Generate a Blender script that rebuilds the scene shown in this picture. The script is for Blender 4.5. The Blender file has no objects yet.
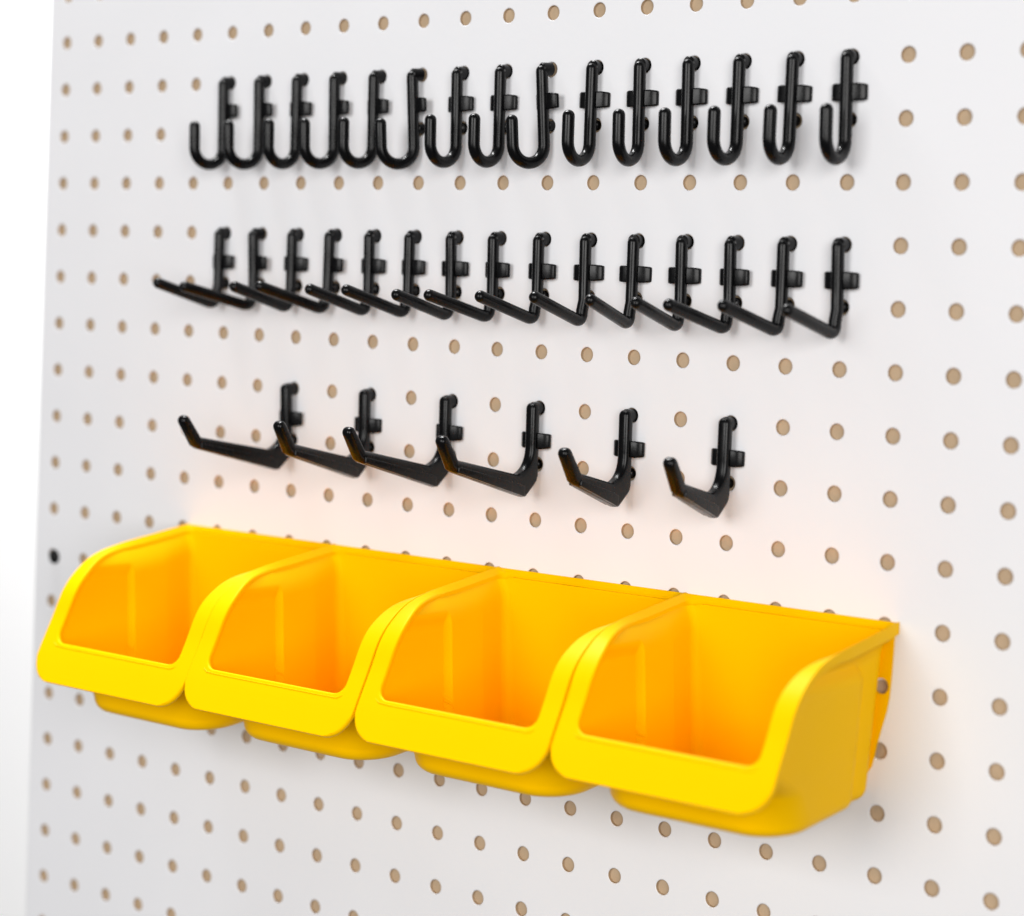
import bpy, bmesh, math, random
from mathutils import Vector, Matrix
random.seed(7)
U = 0.0254                       # one hole pitch of the pegboard, in metres
S = bpy.context.scene
COL = S.collection

# ------------------------------------------------------------------ materials
def mat(name, base, rough=.5, spec=.5, bump=0.0, bscale=400, mottle=0.0, mscale=60, rvar=0.0, coat=0.0):
    m = bpy.data.materials.new(name); m.use_nodes = True
    nt = m.node_tree; b = nt.nodes['Principled BSDF']
    b.inputs['Base Color'].default_value = (*base, 1)
    b.inputs['Roughness'].default_value = rough
    b.inputs['Specular IOR Level'].default_value = spec
    b.inputs['Coat Weight'].default_value = coat
    tc = nt.nodes.new('ShaderNodeTexCoord')
    if mottle or rvar:
        n = nt.nodes.new('ShaderNodeTexNoise'); n.inputs['Scale'].default_value = mscale
        n.inputs['Detail'].default_value = 5
        nt.links.new(tc.outputs['Object'], n.inputs['Vector'])
    if mottle:
        r = nt.nodes.new('ShaderNodeMixRGB'); r.blend_type = 'MIX'
        r.inputs['Color1'].default_value = (*[c * (1 - mottle) for c in base], 1)
        r.inputs['Color2'].default_value = (*[min(1, c * (1 + mottle)) for c in base], 1)
        nt.links.new(n.outputs['Fac'], r.inputs['Fac'])
        nt.links.new(r.outputs['Color'], b.inputs['Base Color'])
    if rvar:
        mr = nt.nodes.new('ShaderNodeMapRange')
        mr.inputs['From Min'].default_value = .3; mr.inputs['From Max'].default_value = .7
        mr.inputs['To Min'].default_value = rough - rvar; mr.inputs['To Max'].default_value = rough + rvar
        nt.links.new(n.outputs['Fac'], mr.inputs['Value'])
        nt.links.new(mr.outputs['Result'], b.inputs['Roughness'])
    if bump:
        n2 = nt.nodes.new('ShaderNodeTexNoise'); n2.inputs['Scale'].default_value = bscale
        n2.inputs['Detail'].default_value = 4
        nt.links.new(tc.outputs['Object'], n2.inputs['Vector'])
        bp = nt.nodes.new('ShaderNodeBump'); bp.inputs['Strength'].default_value = bump
        bp.inputs['Distance'].default_value = .0004
        nt.links.new(n2.outputs['Fac'], bp.inputs['Height'])
        nt.links.new(bp.outputs['Normal'], b.inputs['Normal'])
    return m

WHITE = mat('white_coated_board', (.835, .838, .858), .5, .3, .12, 260, .022, 14, .08)
TAN = mat('raw_hardboard', (.49, .365, .24), .85, .15, .5, 900, .16, 140)
BLACK = mat('black_plastic', (.002, .002, .0023), .26, .24, .05, 700, 0, 160, .07)
YELLOW = mat('yellow_plastic', (.95, .53, .0), .42, .08, .06, 500, .015, 25, .05)
SCREW = mat('black_steel', (.006, .006, .007), .5, .3, .1, 900)
YELLOW.node_tree.nodes['Principled BSDF'].inputs['Specular Tint'].default_value = (1, .8, .05, 1)
DROP = mat('white_paper', (.9, .9, .9), .8, .2, .05, 60)

# ------------------------------------------------------------------ helpers
def build(name, bm, m, parent=None, smooth=35, scale=True):
    bmesh.ops.remove_doubles(bm, verts=bm.verts, dist=1e-5)
    bmesh.ops.recalc_face_normals(bm, faces=bm.faces)
    return link(name, bm, m, parent, smooth, scale)

def link(name, bm, m, parent=None, smooth=35, scale=True):
    if scale: bmesh.ops.scale(bm, vec=(U, U, U), verts=bm.verts)
    me = bpy.data.meshes.new(name); bm.to_mesh(me); bm.free()
    for mm in (m if isinstance(m, (list, tuple)) else [m]): me.materials.append(mm)
    if smooth:
        me.polygons.foreach_set('use_smooth', [True] * len(me.polygons))
        me.set_sharp_from_angle(angle=math.radians(smooth))
    o = bpy.data.objects.new(name, me); COL.objects.link(o)
    if parent: o.parent = parent
    return o

def thing(name, label, cat, loc, group=None):
    o = bpy.data.objects.new(name, None); COL.objects.link(o)
    o.empty_display_size = .01; o.location = [c * U for c in loc]
    o['label'] = label; o['category'] = cat
    if group: o['group'] = group
    return o

def copy_thing(src, label, loc):
    r = src.copy(); COL.objects.link(r); r.location = [c * U for c in loc]; r['label'] = label
    for ch in src.children:
        c = ch.copy(); COL.objects.link(c); c.parent = r
    return r

def add_sweep(bm, pts, rad, n=20, flat=1.0, cap=True):
    """tube along pts (Vectors in the x = 0 plane) with hemispherical ends; flat scales it sideways (x)"""
    path = []; P = [Vector(p) for p in pts]
    R = [rad] * len(P) if not isinstance(rad, (list, tuple)) else list(rad)
    T = []
    for i in range(len(P)):
        a = P[max(0, i - 1)]; b = P[min(len(P) - 1, i + 1)]; T.append((b - a).normalized())
    seq = []
    if cap:
        for k in range(1, 7):
            a = math.pi / 2 * k / 6
            seq.append((P[0] - T[0] * (R[0] * math.cos(a)), T[0], R[0] * math.sin(a)))
    else: seq.append((P[0], T[0], R[0]))
    for i in range(1, len(P) - 1): seq.append((P[i], T[i], R[i]))
    if cap:
        for k in range(6, 0, -1):
            a = math.pi / 2 * k / 6
            seq.append((P[-1] + T[-1] * (R[-1] * math.cos(a)), T[-1], R[-1] * math.sin(a)))
    else: seq.append((P[-1], T[-1], R[-1]))
    rings = []
    X = Vector((1, 0, 0))
    for p, t, r in seq:
        nrm = t.cross(X).normalized()
        rings.append([bm.verts.new(p + X * (math.cos(2 * math.pi * k / n) * r * flat) + nrm * (math.sin(2 * math.pi * k / n) * r)) for k in range(n)])
    for a, b in zip(rings, rings[1:]):
        for k in range(n): bm.faces.new((a[k], a[(k + 1) % n], b[(k + 1) % n], b[k]))
    bm.faces.new(rings[0]); bm.faces.new(rings[-1])

def add_rod(bm, y0, y1, z, r, n=24, bev=.02):
    """cylinder along y with softly rounded ends"""
    prof = [(y0, r - bev), (y0 + (bev if y1 > y0 else -bev), r), (y1 - (bev if y1 > y0 else -bev), r), (y1, r - bev)]
    rings = [[bm.verts.new((math.cos(2 * math.pi * k / n) * rr, yy, z + math.sin(2 * math.pi * k / n) * rr)) for k in range(n)] for yy, rr in prof]
    for a, b in zip(rings, rings[1:]):
        for k in range(n): bm.faces.new((a[k], a[(k + 1) % n], b[(k + 1) % n], b[k]))
    bm.faces.new(rings[0]); bm.faces.new(rings[-1])

def bevel_sharp(bm, off, seg=2, ang=35):
    es = [e for e in bm.edges if len(e.link_faces) == 2 and e.calc_face_angle(0) > math.radians(ang)]
    bmesh.ops.bevel(bm, geom=es, offset=off, segments=seg, profile=.6, affect='EDGES', clamp_overlap=True)

def add_wing(bm, w, h, y0, y1, zc, chamf=.11):
    """plate lying against the board, its ends chamfered towards the back"""
    hw, hh = w / 2, h / 2
    pl = [(-hw, y1), (-hw, y0 + .06), (-hw + chamf * .7, y0), (hw - chamf, y0), (hw - .0, y0 + .075), (hw, y1)]
    tp = [.93, .93, 1, 1, .86, .86]
    a = [bm.verts.new((x + .012, y, zc + hh * t)) for (x, y), t in zip(pl, tp)]; b = [bm.verts.new((x + .012, y, zc - hh * t)) for (x, y), t in zip(pl, tp)]
    n = len(pl)
    for k in range(n): bm.faces.new((a[k], a[(k + 1) % n], b[(k + 1) % n], b[k]))
    bm.faces.new(a); bm.faces.new(b[::-1])

# ------------------------------------------------------------------ the pegboard
board = thing('pegboard', 'large white pegboard with rows of round holes behind the hooks and bins', 'pegboard', (0, 0, 0))
HR = .132; DEP = .07
def board_mesh():
    bm = bmesh.new(); n = 24
    C0, C1, R0, R1 = 0, 26, -4, 20
    for i in range(C0, C1 + 1):
        for j in range(R0, R1 + 1):
            cx, cz = i, -j
            O, A, B, D = [], [], [], []
            for k in range(n):
                t = 2 * math.pi * k / n; c, s = math.cos(t), math.sin(t)
                q = .5 / max(abs(c), abs(s))
                O.append(bm.verts.new((cx + c * q, 0, cz + s * q)))
                A.append(bm.verts.new((cx + c * (HR + .014), 0, cz + s * (HR + .014))))
                B.append(bm.verts.new((cx + c * HR, .012, cz + s * HR)))
                D.append(bm.verts.new((cx + c * HR, DEP, cz + s * HR)))
            for k in range(n):
                l = (k + 1) % n
                bm.faces.new((O[k], O[l], A[l], A[k])); bm.faces.new((A[k], A[l], B[l], B[k]))
                f = bm.faces.new((B[k], B[l], D[l], D[k])); f.material_index = 1
    # rounded outer edge on every side
    x0, x1, z0, z1 = C0 - .5, C1 + .5, -R1 - .5, -R0 + .5
    def loop(d, y): return [(x0 - d, y, z0 - d), (x1 + d, y, z0 - d), (x1 + d, y, z1 + d), (x0 - d, y, z1 + d)]
    prof = [(0, 0), (.02, 0), (.045, .008), (.06, .025), (.066, .05), (.066, DEP)]
    rings = [[bm.verts.new(p) for p in loop(d, y)] for d, y in prof]
    for a, b in zip(rings, rings[1:]):
        for k in range(4): bm.faces.new((a[k], a[(k + 1) % 4], b[(k + 1) % 4], b[k]))
    bmesh.ops.remove_doubles(bm, verts=bm.verts, dist=1e-4)
    return bm
link('panel', board_mesh(), [WHITE, TAN], board, 40)
bm = bmesh.new()
bmesh.ops.create_cube(bm, size=1)
for v in bm.verts: v.co = ((-.56 if v.co.x < 0 else 26.56), (DEP + .003 if v.co.y < 0 else DEP + .12), (-20.56 if v.co.z < 0 else 4.56))
build('backing_sheet', bm, TAN, board, 0)

# ------------------------------------------------------------------ hooks
def arc(cy, cz, r, a0, a1, n):
    return [Vector((0, cy + r * math.cos(math.radians(a0 + (a1 - a0) * k / n)), cz + r * math.sin(math.radians(a0 + (a1 - a0) * k / n)))) for k in range(n + 1)]

WORDS = ['first', 'second', 'third', 'fourth', 'fifth', 'sixth', 'seventh', 'eighth', 'ninth', 'tenth', 'eleventh', 'twelfth', 'thirteenth', 'fourteenth', 'fifteenth']
TR = .107
def common(t, wing=True):
    bm = bmesh.new(); add_rod(bm, DEP, -.16, 0, .116); build('mounting_peg', bm, BLACK, t, 40)
    bm = bmesh.new(); add_wing(bm, .61, .295, -.145, -.0, -.57); bmesh.ops.recalc_face_normals(bm, faces=bm.faces); bevel_sharp(bm, .03, 3); build('wing_plate', bm, BLACK, t, 40)
    bm = bmesh.new(); add_rod(bm, DEP, -.075, -1.0, .095); build('locating_peg', bm, BLACK, t, 40)

# J hooks
def make_j():
    t = thing('j_hook', 'black J hook', 'hook', (0, 0, 0), 'black J hooks in the top row')
    ys, yl = -.145, -.80
    r = (ys - yl) / 2; yc = (ys + yl) / 2; zc = -1.32
    pts = [Vector((0, ys, -.035)), Vector((0, ys, -.3)), Vector((0, ys, -.7)), Vector((0, ys, -1.1))]
    pts += arc(yc, zc, r, 0, -180, 22) + [Vector((0, yl, -1.12)), Vector((0, yl, -.905))]
    bm = bmesh.new(); add_sweep(bm, pts, TR, 22)
    build('hook_arm', bm, BLACK, t, 60); common(t)
    return t
jyaw = [13, 19, 9, 16, 15, 27, 6, 4, 20, -1, -4, 1, 3, -2, -2]
jpit = [1.2, 1.2, 1, 1.2, 1, 3.5, .8, 1, 4, 0, .5, .5, 0, 0, .5]
jlab = {0: 'black J hook at the far left end of the top row, next to bare pegboard',
        1: 'black J hook second from left in the top row, its tip overlapping the end hook',
        5: 'black J hook sixth from left in the top row, twisted widest open to the left',
        8: 'black J hook ninth from left in the top row, leaning and twisted wide open',
        9: 'black J hook tenth from left in the top row, just right of the leaning one',
        13: 'black J hook second from the right end of the top row',
        14: 'black J hook at the right end of the top row, beside the empty holes'}
proto = make_j()
for i in range(15):
    lab = jlab.get(i, f'black J hook {WORDS[i]} from the left in the top row of hooks')
    o = proto if i == 0 else copy_thing(proto, lab, (5 + i, 0, 0))
    o.location = ((5 + i) * U, 0, 0); o['label'] = lab
    # loose fit in the holes: turned about the two pegs, some leaning out at the top
    o.rotation_euler = (math.radians(jpit[i]), math.radians(random.uniform(-.8, .8)), -math.radians(jyaw[i]))
    o.location.y = -U * .017 * jpit[i]

# straight rising hooks
def make_l():
    t = thing('straight_hook', 'black straight hook', 'hook', (0, 0, -3), 'black straight hooks in the middle row')
    ys = -.15
    d = Vector((0, -1.33, .40)).normalized()
    corner = Vector((0, ys - .06, -1.44)); rr = .16
    a = corner + Vector((0, 0, 1)) * .2; b = corner + d * .2
    pts = [Vector((0, ys, -.035)), Vector((0, ys, -.3)), Vector((0, ys, -.7)), Vector((0, ys, -1.05))]
    for k in range(11):
        s = k / 10; pts.append(a * (1 - s) ** 2 + corner * 2 * s * (1 - s) + b * s ** 2)
    tip = corner + d * 1.45
    pts += [b.lerp(tip, .4), tip]
    bm = bmesh.new(); add_sweep(bm, pts, TR, 22, .97)
    build('hook_arm', bm, BLACK, t, 60); common(t)
    return t
lyaw = [7.75, 21.75, 3, 18, 5.75, 9.5, 1.75, 11.25, 5, -1, -7.25, -4, 9.5, 7.75, 2]
llab = {0: 'black straight hook at the left end of the middle row, tip reaching furthest left',
        1: 'black straight hook second from left in the middle row, arm crossing the first',
        13: 'black straight hook second from the right end of the middle row',
        14: 'black straight hook at the right end of the middle row, beside the empty holes'}
proto = make_l()
for i in range(15):
    lab = llab.get(i, f'black straight rising hook {WORDS[i]} from the left in the middle row of hooks')
    o = proto if i == 0 else copy_thing(proto, lab, (5 + i, 0, -3))
    o.location = ((5 + i) * U, 0, -3 * U); o['label'] = lab
    pit = random.uniform(0, 2.5)
    o.rotation_euler = (math.radians(pit), math.radians(random.uniform(-.8, .8)), -math.radians(lyaw[i]))
    o.location.y = -U * .017 * pit

# heavy hooks with an upturned tip
def make_b(L, name, label, group):
    t = thing(name, label, 'hook', (0, 0, -6), group)
    # (out, height) profile of shaft, fillet and arm
    k0 = Vector((.44, -1.56)); k1 = Vector((L, -1.56 + (L - .44) * (.385 if L < 1.8 else .29)))
    d = (k1 - k0).normalized(); n = Vector((-d.y, d.x))
    td = Vector((.40, .56)).normalized(); tn = Vector((-td.y, td.x))
    def bez(a, c, b, m): return [a * (1 - s) ** 2 + c * 2 * s * (1 - s) + b * s ** 2 for s in [k / m for k in range(m + 1)]]
    armtop0 = k0 + d * .30 + n * .35
    armtop1 = k1 + n * .23 + d * -.04
    tipbase_in = k1 + d * (-.06) + n * .225
    tiplen = .60
    tipc = k1 + d * -.02 + td * tiplen + tn * .10
    P = [Vector((.055, -1.2)), Vector((.055, .0))]
    for k in range(1, 8):
        a = math.pi - math.pi * k / 8
        P.append(Vector((.155 + .1 * math.cos(a), .0 + .1 * math.sin(a))))
    P.append(Vector((.255, -.0))); P.append(Vector((.255, -.62)))
    P += bez(Vector((.255, -.72)), Vector((.29, -1.06)), armtop0, 8)
    P += [armtop1]
    for k in range(0, 9):
        a = math.pi - math.pi * k / 8
        P.append(tipc + (tn * -math.cos(a) + td * math.sin(a)) * .1)
    P += [k1 + td * .05 + d * .05, k1 + d * -.06]
    P += [k0 + d * .04, k0 + Vector((-.05, .01)), Vector((.15, -1.36)), Vector((.085, -1.29))]
    bm = bmesh.new(); hw = .112
    A = [bm.verts.new((-hw, -p.x, p.y)) for p in P]; B = [bm.verts.new((hw, -p.x, p.y)) for p in P]
    m = len(P)
    for k in range(m): bm.faces.new((A[k], A[(k + 1) % m], B[(k + 1) % m], B[k]))
    fa = bm.faces.new(A); fb = bm.faces.new(B[::-1])
    bmesh.ops.recalc_face_normals(bm, faces=bm.faces)
    es = [e for f in (fa, fb) for e in f.edges]
    bmesh.ops.bevel(bm, geom=es, offset=.08, segments=5, profile=.5, affect='EDGES', clamp_overlap=True)
    bmesh.ops.triangulate(bm, faces=[f for f in bm.faces if len(f.verts) > 4])
    build('hook_arm', bm, BLACK, t, 40); common(t)
    bm = bmesh.new()
    P = [k0 + d * .06 + n * .012, k1 + d * -.05 + n * .012, k1 + d * -.03 + n * .12, k0 + d * .28 + n * .2, k0 + d * .1 + n * .2]
    A = [bm.verts.new((-.138, -p.x, p.y)) for p in P]; B = [bm.verts.new((.138, -p.x, p.y)) for p in P]
    for k in range(5): bm.faces.new((A[k], A[(k + 1) % 5], B[(k + 1) % 5], B[k]))
    bm.faces.new(A); bm.faces.new(B[::-1])
    bmesh.ops.recalc_face_normals(bm, faces=bm.faces); bevel_sharp(bm, .022, 3)
    build('arm_rail', bm, BLACK, t, 40)
    return t
byaw = [5.5, -4.5, 2.5, 0, 1, -2]
blab = ['long black upturned hook at the left end of the bottom hook row',
        'long black upturned hook second from left in the bottom hook row',
        'long black upturned hook third from left in the bottom hook row',
        'long black upturned hook fourth from left in the bottom hook row, longest arm',
        'short black upturned hook second from right in the bottom hook row',
        'short black upturned hook at the right end of the bottom hook row']
blab[3] = 'long black upturned hook in the bottom hook row, next to the short ones'
gb = 'black upturned hooks in the bottom hook row'
longp = make_b(2.40, 'upturned_hook', blab[0], gb); shortp = make_b(1.60, 'upturned_hook', blab[4], gb)
for i in range(6):
    src = longp if i < 4 else shortp
    o = src if i in (0, 4) else copy_thing(src, blab[i], (7 + 2 * i, 0, -6))
    o.location = ((7 + 2 * i) * U, 0, -6 * U); o['label'] = blab[i]
    pit = [2.5, 1.2, 1, 1, .3, .2][i]
    o.rotation_euler = (math.radians(pit), math.radians(random.uniform(-.6, .6)), -math.radians(byaw[i]))
    o.location.y = -U * .017 * pit

# ------------------------------------------------------------------ storage bins
W = 4.02
PROF = [(0, 0.0), (.95, .13), (1.9, .27), (2.45, .42), (2.85, .67), (3.13, .97), (3.38, 1.45), (3.65, 1.96), (3.89, 2.46)]
def smooth_profile(n=140):
    P = [Vector(p) for p in PROF]; out = []
    for i in range(len(P) - 1):
        p0 = P[max(0, i - 1)]; p1 = P[i]; p2 = P[i + 1]; p3 = P[min(len(P) - 1, i + 2)]
        for k in range(24):
            t = k / 24
            out.append(.5 * ((2 * p1) + (p2 - p0) * t + (2 * p0 - 5 * p1 + 4 * p2 - p3) * t * t + (3 * p1 - p0 - 3 * p2 + p3) * t ** 3))
    out.append(P[-1]); return out
CURVE = smooth_profile()
ARC = [0]
for a, b in zip(CURVE, CURVE[1:]): ARC.append(ARC[-1] + (b - a).length)
STOT = ARC[-1]
def at_s(s):
    s = max(0, min(STOT, s))
    for i in range(len(ARC) - 1):
        if ARC[i + 1] >= s: break
    t = (s - ARC[i]) / (ARC[i + 1] - ARC[i]); p = CURVE[i].lerp(CURVE[i + 1], t)
    j0, j1 = max(0, i - 1), min(len(CURVE) - 1, i + 2)
    return p, (CURVE[j1] - CURVE[j0]).normalized()
def prof_D(Y):
    for a, b in zip(CURVE, CURVE[1:]):
        if b.x >= Y: return a.y + (b.y - a.y) * (Y - a.x) / max(1e-9, b.x - a.x)
    return CURVE[-1].y
def s_of_D(D):
    for i, c in enumerate(CURVE):
        if c.y >= D: return ARC[i]
DLIP = 1.79; SLIP = s_of_D(DLIP); SBACK = .07

def dip(Y):
    t = max(0, min(1, (Y - 1.2) / 1.7)); return .12 * (1 - t * t * (3 - 2 * t))
def wrim(Y):
    t = max(0, min(1, (Y - 1.7) / 1.5)); return .125 + .245 * t * t * (3 - 2 * t)

def rim_mesh():
    bm = bmesh.new()
    rin, rb, rc = .2, .14, .50
    S_ = [0, .02, .045, SBACK]
    S_ += [SBACK + rb * (1 - math.cos(math.pi / 2 * k / 5)) for k in range(1, 6)]
    a, b = SBACK + rb, SLIP - rin
    S_ += [a + (b - a) * k / 60 for k in range(1, 61)]
    S_ += [b + rin * math.sin(math.pi / 2 * k / 5) for k in range(1, 6)]
    a, b = SLIP, STOT - rc
    S_ += [a + (b - a) * k / 6 for k in range(1, 7)]
    S_ += [b + rc * math.sin(math.pi / 2 * k / 10) for k in range(1, 11)]
    def wid(s):
        w0 = wrim(at_s(min(s, SLIP))[0].x)
        if s <= SBACK: return w0 + rb
        if s < SBACK + rb: t = SBACK + rb - s; return w0 + rb - math.sqrt(max(0, rb * rb - t * t))
        if s >= SLIP: return w0 + rin
        if s > SLIP - rin: t = s - (SLIP - rin); return w0 + rin - math.sqrt(max(0, rin * rin - t * t))
        return w0
    def left(s):
        g = .003
        if s > STOT - rc: t = s - (STOT - rc); return g + rc - math.sqrt(max(0, rc * rc - t * t))
        return g
    def thick(s):
        u = s / SLIP
        return .20 if u < .35 else (.20 - .11 * min(1, (u - .35) / .4))
    rows = []
    NL, NM = 6, 15
    for s in S_:
        p, t = at_s(s); n = Vector((t.y, -t.x))          # outward/up in (Y, D down) -> see below
        xl, w = left(s), wid(s); w = max(w, xl + .02)
        xs = [xl + (w - xl) * k / (NL - 1) for k in range(NL)]
        xs += [w + (W - 2 * w) * k / NM for k in range(1, NM)]
        xs += [W - x for x in xs[NL - 1::-1][:NL]] if False else [W - w + (w - xl) * k / (NL - 1) for k in range(NL)]
        th = thick(s)
        top, bot = [], []
        for x in xs:
            e = min(x, W - x); tx = max(0, min(1, (e - xl) / (w - xl)))
            tb = min(1, s / SBACK) if SBACK + 1e-6 >= s else 1
            k = tx if s > SBACK + 1e-6 else min(tx, tb)
            a_ = p - n * (dip(p.x) * k); b_ = a_ - n * th
            top.append(bm.verts.new((x, -a_.x, -a_.y))); bot.append(bm.verts.new((x, -b_.x, -b_.y)))
        rows.append((s, top, bot))
    N = len(rows[0][1])
    def solid(j, k):
        s0, s1 = rows[j][0], rows[j + 1][0]
        if k < NL - 1 or k >= N - NL: return True
        return s1 <= SBACK + 1e-6 or s0 >= SLIP - 1e-6
    J = len(rows) - 1
    for j in range(J):
        for k in range(N - 1):
            if not solid(j, k): continue
            for lay, rev in ((1, False), (2, True)):
                f = [rows[j][lay][k], rows[j][lay][k + 1], rows[j + 1][lay][k + 1], rows[j + 1][lay][k]]
                bm.faces.new(f[::-1] if rev else f)
    be = [e for e in bm.edges if len(e.link_faces) == 1]
    mp = {}
    for _, tp, bt in rows:
        for a_, b_ in zip(tp, bt): mp[a_] = b_
    for e in be:
        a_, b_ = e.verts
        if a_ in mp and b_ in mp: bm.faces.new((a_, b_, mp[b_], mp[a_]))
    loose = [v for v in bm.verts if not v.link_faces]
    bmesh.ops.delete(bm, geom=loose, context='VERTS')
    bmesh.ops.recalc_face_normals(bm, faces=bm.faces)
    # long outer sides keep a tight edge so that neighbouring bins meet closely; every other edge is fuller
    side = lambda e: all(v.co.x < .02 or v.co.x > W - .02 for v in e.verts)
    for pick, off, seg in ((True, .014, 2), (False, .036, 4)):
        es = [e for e in bm.edges if len(e.link_faces) == 2 and e.calc_face_angle(0) > math.radians(55) and side(e) == pick]
        bmesh.ops.bevel(bm, geom=es, offset=off, segments=seg, profile=.5, affect='EDGES', clamp_overlap=False)
    # cut at the lip: rim above, front panel below
    p, t = at_s(SLIP - .05); co = Vector((0, -p.x, -p.y)); no = Vector((0, -t.x, -t.y))
    bmesh.ops.bisect_plane(bm, geom=bm.verts[:] + bm.edges[:] + bm.faces[:], plane_co=co, plane_no=no, dist=1e-5)
    bm2 = bm.copy()
    for b_, sgn in ((bm, 1), (bm2, -1)):
        bad = [f for f in b_.faces if (f.calc_center_median() - co).dot(no) * sgn > 0]
        bmesh.ops.delete(b_, geom=bad, context='FACES')
    return bm, bm2

RIBL, RIBR = 1.70, .88
def tub_mesh():
    bm = bmesh.new()
    def inset(D, y, d):
        t = max(0, min(1, d / .42)); t = t * (2 - t)
        return wrim(y) * (1 - t) + (.30 + .062 * D) * t
    def flare(y, d):           # the side walls spread a little towards the board
        return .085 * max(0, min(1, (.85 - y) / .75)) * max(0, min(1, d / .4))
    Y0 = .13
    def Y1(D):
        t = max(0, min(1, (D - 1.84) / .55)); return 3.55 - .60 * t * t * (3 - 2 * t) - .12 * max(0, D - 2.3)
    def Dfl(Y): return 2.78 + .08 * Y
    sides = []
    NS, NF, NC = 110, 26, 9
    for k in range(NF): sides.append(('b', k / NF))
    for k in range(NC): sides.append(('cbl', k / NC))
    for k in range(NS): sides.append(('l', k / NS))
    for k in range(NC): sides.append(('cfl', k / NC))
    for k in range(NF): sides.append(('f', k / NF))
    for k in range(NC): sides.append(('cfr', k / NC))
    for k in range(NS): sides.append(('r', k / NS))
    for k in range(NC): sides.append(('cbr', k / NC))
    def plan(sd, D, sh=0, y_=1.5, d=9):
        k, t = sd; i_ = inset(D, y_, d) + sh; x0, x1, y0, y1 = i_, W - i_, Y0 + sh, Y1(D) - sh
        r = max(.02, (.14 if k in ('b', 'cbl', 'cbr') else .24) + .03 * D + (.45 * max(0, D - 1.9) if k in ('cfl', 'f', 'cfr', 'l', 'r') else 0) - sh)
        a = t * math.pi / 2
        if k == 'b': return x1 - r + (x0 + r - (x1 - r)) * t, y0
        if k == 'cbl': return x0 + r - r * math.sin(a), y0 + r - r * math.cos(a)
        if k == 'l': return x0, y0 + r + (y1 - r - y0 - r) * t
        if k == 'cfl': return x0 + r - r * math.cos(a), y1 - r + r * math.sin(a)
        if k == 'f': return x0 + r + (x1 - r - x0 - r) * t, y1
        if k == 'cfr': return x1 - r + r * math.sin(a), y1 - r + r * math.cos(a)
        if k == 'r': return x1, y1 - r + (y0 + r - y1 + r) * t
        return x1 - r + r * math.cos(a), y0 + r - r * math.sin(a)
    def sm(x): x = max(0, min(1, x)); return x * x * (3 - 2 * x)
    def rib(sd, x, y, D):
        if sd[0] in ('l', 'cfl', 'r', 'cfr'):
            amp = .155 * sm((y - (RIBL if 'l' in sd[0] else RIBR)) / .03) * sm((D - .58) / .28)
            if sd[0] in ('cfl', 'cfr'): amp *= 1
            return x - amp if sd[0] in ('l', 'cfl') else x + amp
        return x
    fr = .15
    NV = 54
    rings = []
    base = []
    for sd in sides:
        D = 1.0
        y = 1.5
        for _ in range(6):
            x, y = plan(sd, D, 0, y, 0); D = min(prof_D(y), DLIP) + .045 + dip(y) + .05 * max(0, min(1, (y - 1.8) / 1.0))
        if sd[0] == 'b': D = .15
        base.append(D)
    for v in range(NV + 1):
        ring = []
        for sd, D0 in zip(sides, base):
            x, y = plan(sd, D0, 0, 1.5, 0); yr = y
            De = Dfl(plan(sd, 2.6)[1]) - fr; D = D0 + (De - D0) * (v / NV) ** 1.25
            x, y = plan(sd, D, 0, yr, D - D0); x = rib(sd, x, y, D)
            x += math.copysign(flare(y, D - D0), x - W / 2) * min(1, abs(x - W / 2) / 1.4)
            ring.append(bm.verts.new((x, -y, -D)))
        rings.append(ring)
    for q in range(1, 9):
        a = math.pi / 2 * q / 8; ring = []
        for sd in sides:
            y = plan(sd, 2.6)[1]; De = Dfl(y) - fr; y_ = plan(sd, De)[1]
            sh = fr * (1 - math.cos(a))
            x, y = plan(sd, De, sh); x += rib(sd, 0, y_, De); x += math.copysign(flare(y_, 1), x - W / 2) * min(1, abs(x - W / 2) / 1.4)
            ring.append(bm.verts.new((x, -y, -(De + fr * math.sin(a)))))
        rings.append(ring)
    n = len(sides)
    cx, cy = W / 2, 1.6
    last = rings[-1]
    for q in range(1, 6):
        t = q / 6; ring = []
        for vv in last:
            x = vv.co.x + (cx - vv.co.x) * t; y = -vv.co.y + (cy + vv.co.y) * t
            ring.append(bm.verts.new((x, -y, -Dfl(y))))
        rings.append(ring)
    for a, b in zip(rings, rings[1:]):
        for k in range(n): bm.faces.new((a[k], a[(k + 1) % n], b[(k + 1) % n], b[k]))
    c = bm.verts.new((cx, -cy, -Dfl(cy)))
    for k in range(n): bm.faces.new((rings[-1][k], rings[-1][(k + 1) % n], c))
    bmesh.ops.recalc_face_normals(bm, faces=bm.faces)
    # wall thickness: closed shell, offset outwards from the inner surface
    bm.normal_update()
    cen = Vector((cx, -cy, -1.5))
    if sum((f.calc_center_median() - cen).dot(f.normal) for f in bm.faces) < 0:
        bmesh.ops.reverse_faces(bm, faces=bm.faces); bm.normal_update()
    inner = list(bm.verts); th = .07
    outer = {v: bm.verts.new(v.co + v.normal * th) for v in inner}
    for f in list(bm.faces):
        vs = [outer[v] for v in f.verts]; bm.faces.new(vs)
    top = rings[0]
    for k in range(n):
        a, b = top[k], top[(k + 1) % n]; bm.faces.new((a, b, outer[b], outer[a]))
    inset_ = set(inner)
    bmesh.ops.reverse_faces(bm, faces=[f for f in bm.faces if all(v in inset_ for v in f.verts)])
    return bm

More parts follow.
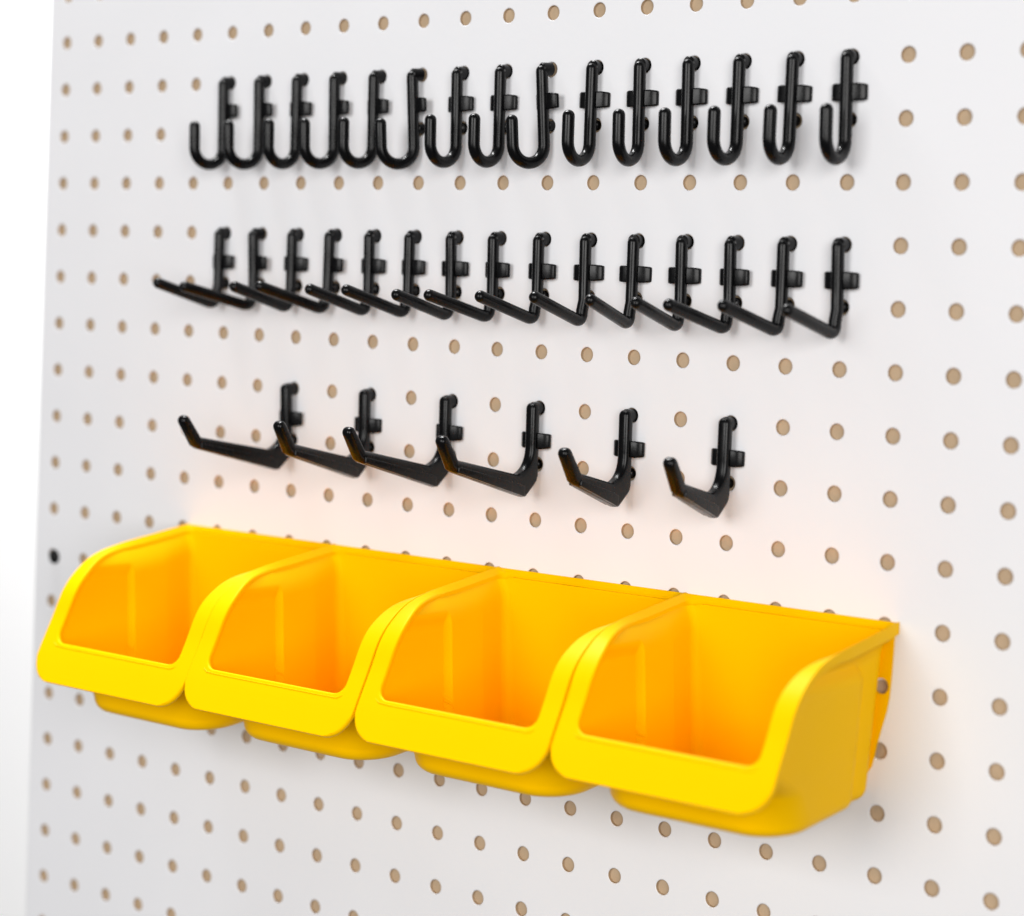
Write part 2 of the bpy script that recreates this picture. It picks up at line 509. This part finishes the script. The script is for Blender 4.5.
def flange_mesh():
    """thin plate behind the tub, with a hole over one of the board's holes"""
    bm = bmesh.new()
    half = [(2.01, .25), (3.95, .2), (3.935, .7), (3.92, 1.0), (3.905, 1.2), (3.865, 1.45), (3.79, 1.72), (3.72, 2.0), (3.68, 2.2), (3.645, 2.35), (3.58, 2.46), (3.45, 2.5), (2.01, 2.5)]
    ol = half + [(W - x, d) for x, d in half[::-1][1:-1]]
    loops = [ol]
    for cx in (3.765, W - 3.765):
        loops.append([(cx + .128 * math.cos(2 * math.pi * k / 24), 1.05 + .128 * math.sin(2 * math.pi * k / 24)) for k in range(24)])
    es = []
    for lp in loops:
        vs = [bm.verts.new((x, -.004, -d)) for x, d in lp]
        es += [bm.edges.new((vs[k], vs[(k + 1) % len(vs)])) for k in range(len(vs))]
    r = bmesh.ops.triangle_fill(bm, use_beauty=True, edges=es)
    fs = [g for g in r['geom'] if isinstance(g, bmesh.types.BMFace)]
    e = bmesh.ops.extrude_face_region(bm, geom=fs)
    bmesh.ops.translate(bm, vec=(0, -.05, 0), verts=[g for g in e['geom'] if isinstance(g, bmesh.types.BMVert)])
    return bm

def make_bin():
    t = thing('storage_bin', 'yellow bin', 'storage bin', (0, 0, -8.905), 'yellow storage bins in a row')
    r, f = rim_mesh()
    for o in (link('rim', r, YELLOW, t, 50), link('front_panel', f, YELLOW, t, 50)):
        m_ = o.modifiers.new('weighted_normals', 'WEIGHTED_NORMAL'); m_.keep_sharp = True; m_.weight = 80
    link('tub', tub_mesh(), YELLOW, t, 60)
    build('mounting_flange', flange_mesh(), YELLOW, t, 30)
    return t
zlab = ['yellow open-front storage bin at the far left of the row, beside the board edge',
        'yellow open-front storage bin second from left in the row',
        'yellow open-front storage bin third from left in the row',
        'yellow open-front storage bin at the right end, its ribbed outer side wall showing']
proto = make_bin()
for i in range(4):
    x0 = 4.19 + 4.02 * i
    o = proto if i == 0 else copy_thing(proto, zlab[i], (x0, 0, -8.905))
    o.location = (x0 * U, -.001 * U, -8.905 * U); o.scale = [(1, 1.04, 1.085), (1, 1.035, 1.05), (1, 1.02, 1.03), (1, 1, 1)][i]; o['label'] = zlab[i]

# ------------------------------------------------------------------ screw head at the left edge
scr = thing('board_screw', 'small round black screw head near the left edge of the pegboard', 'screw', (.08, 0, -10.03))
bm = bmesh.new(); n = 28
prof = [(.155, .0), (.155, -.02), (.14, -.04), (.11, -.055), (.06, -.065), (.06, -.02), (.0001, -.02)]
rings = [[bm.verts.new((math.cos(2 * math.pi * k / n) * r, y, math.sin(2 * math.pi * k / n) * r)) for k in range(n)] for r, y in prof]
for a, b in zip(rings, rings[1:]):
    for k in range(n): bm.faces.new((a[k], a[(k + 1) % n], b[(k + 1) % n], b[k]))
build('screw_head', bm, SCREW, scr, 40)
bm = bmesh.new(); add_rod(bm, DEP, .01, 0, .11); build('shank', bm, SCREW, scr, 40)

# ------------------------------------------------------------------ white studio backdrop
bm = bmesh.new()
for v in ((-60, 26, -50), (90, 26, -50), (90, 26, 50), (-60, 26, 50)): bm.verts.new(v)
bm.faces.new(bm.verts[:])
bd = link('backdrop', bm, DROP, None, 0); bd['kind'] = 'structure'

# ------------------------------------------------------------------ light
w = bpy.data.worlds.new('World'); S.world = w; w.use_nodes = True
w.node_tree.nodes['Background'].inputs[0].default_value = (.93, .95, 1, 1)
w.node_tree.nodes['Background'].inputs[1].default_value = .13
def area(name, loc, target, size, watts, color=(1, 1, 1), sy=None):
    l = bpy.data.lights.new(name, 'AREA'); l.shape = 'RECTANGLE'; l.size = size; l.size_y = sy or size
    l.energy = watts; l.color = color
    o = bpy.data.objects.new(name, l); COL.objects.link(o)
    o.location = loc; d = Vector(target) - Vector(loc)
    o.rotation_euler = d.to_track_quat('-Z', 'Y').to_euler(); return o
ctr = Vector((12 * U, 0, -6 * U))
key = area('softbox_lamp', ctr + Vector((-.07, -1, .19)).normalized() * 3.4, ctr + Vector((0, 0, -.05)), 1.5, 54, (1, .99, .98), 1.5)
fill = area('added_fill_light', ctr + Vector((.95, -1, .16)).normalized() * 3.0, ctr, 1.5, 53, (1, .98, .965), 1.5)  # added fill from the right, brightens right-facing bin walls and interiors
bgl = area('added_backdrop_light', (-.1, .12, .9), (-.25, 26 * U, -.15), .5, 48)  # added light hidden behind the board, only to whiten the backdrop

# ------------------------------------------------------------------ camera
cam = bpy.data.cameras.new('camera'); co = bpy.data.objects.new('camera', cam); COL.objects.link(co)
Rr = ((0.78884818, 0.61355876, 0.03555555), (0.04934527, -0.00556466, -0.99876628), (-0.61260394, 0.78962946, -0.03466589))
M = Matrix((Vector(Rr[0]), -Vector(Rr[1]), -Vector(Rr[2]))).transposed().to_4x4()
M.translation = Vector((35.8046634, -30.2234, -3.8253235)) * U
co.matrix_world = M
cam.sensor_width = 36; cam.lens = 2131.76 / 1024 * 36; cam.shift_y = -99.30 / 1024
cam.clip_start = .01; cam.clip_end = 100
cam.dof.use_dof = True; cam.dof.focus_distance = 36.8 * U; cam.dof.aperture_fstop = 5.2
S.camera = co

S.view_settings.view_transform = 'Standard'; S.view_settings.look = 'None'
S.view_settings.exposure = 0; S.view_settings.gamma = 1
S.render.engine = 'CYCLES'
S.cycles.max_bounces = 12; S.cycles.diffuse_bounces = 8
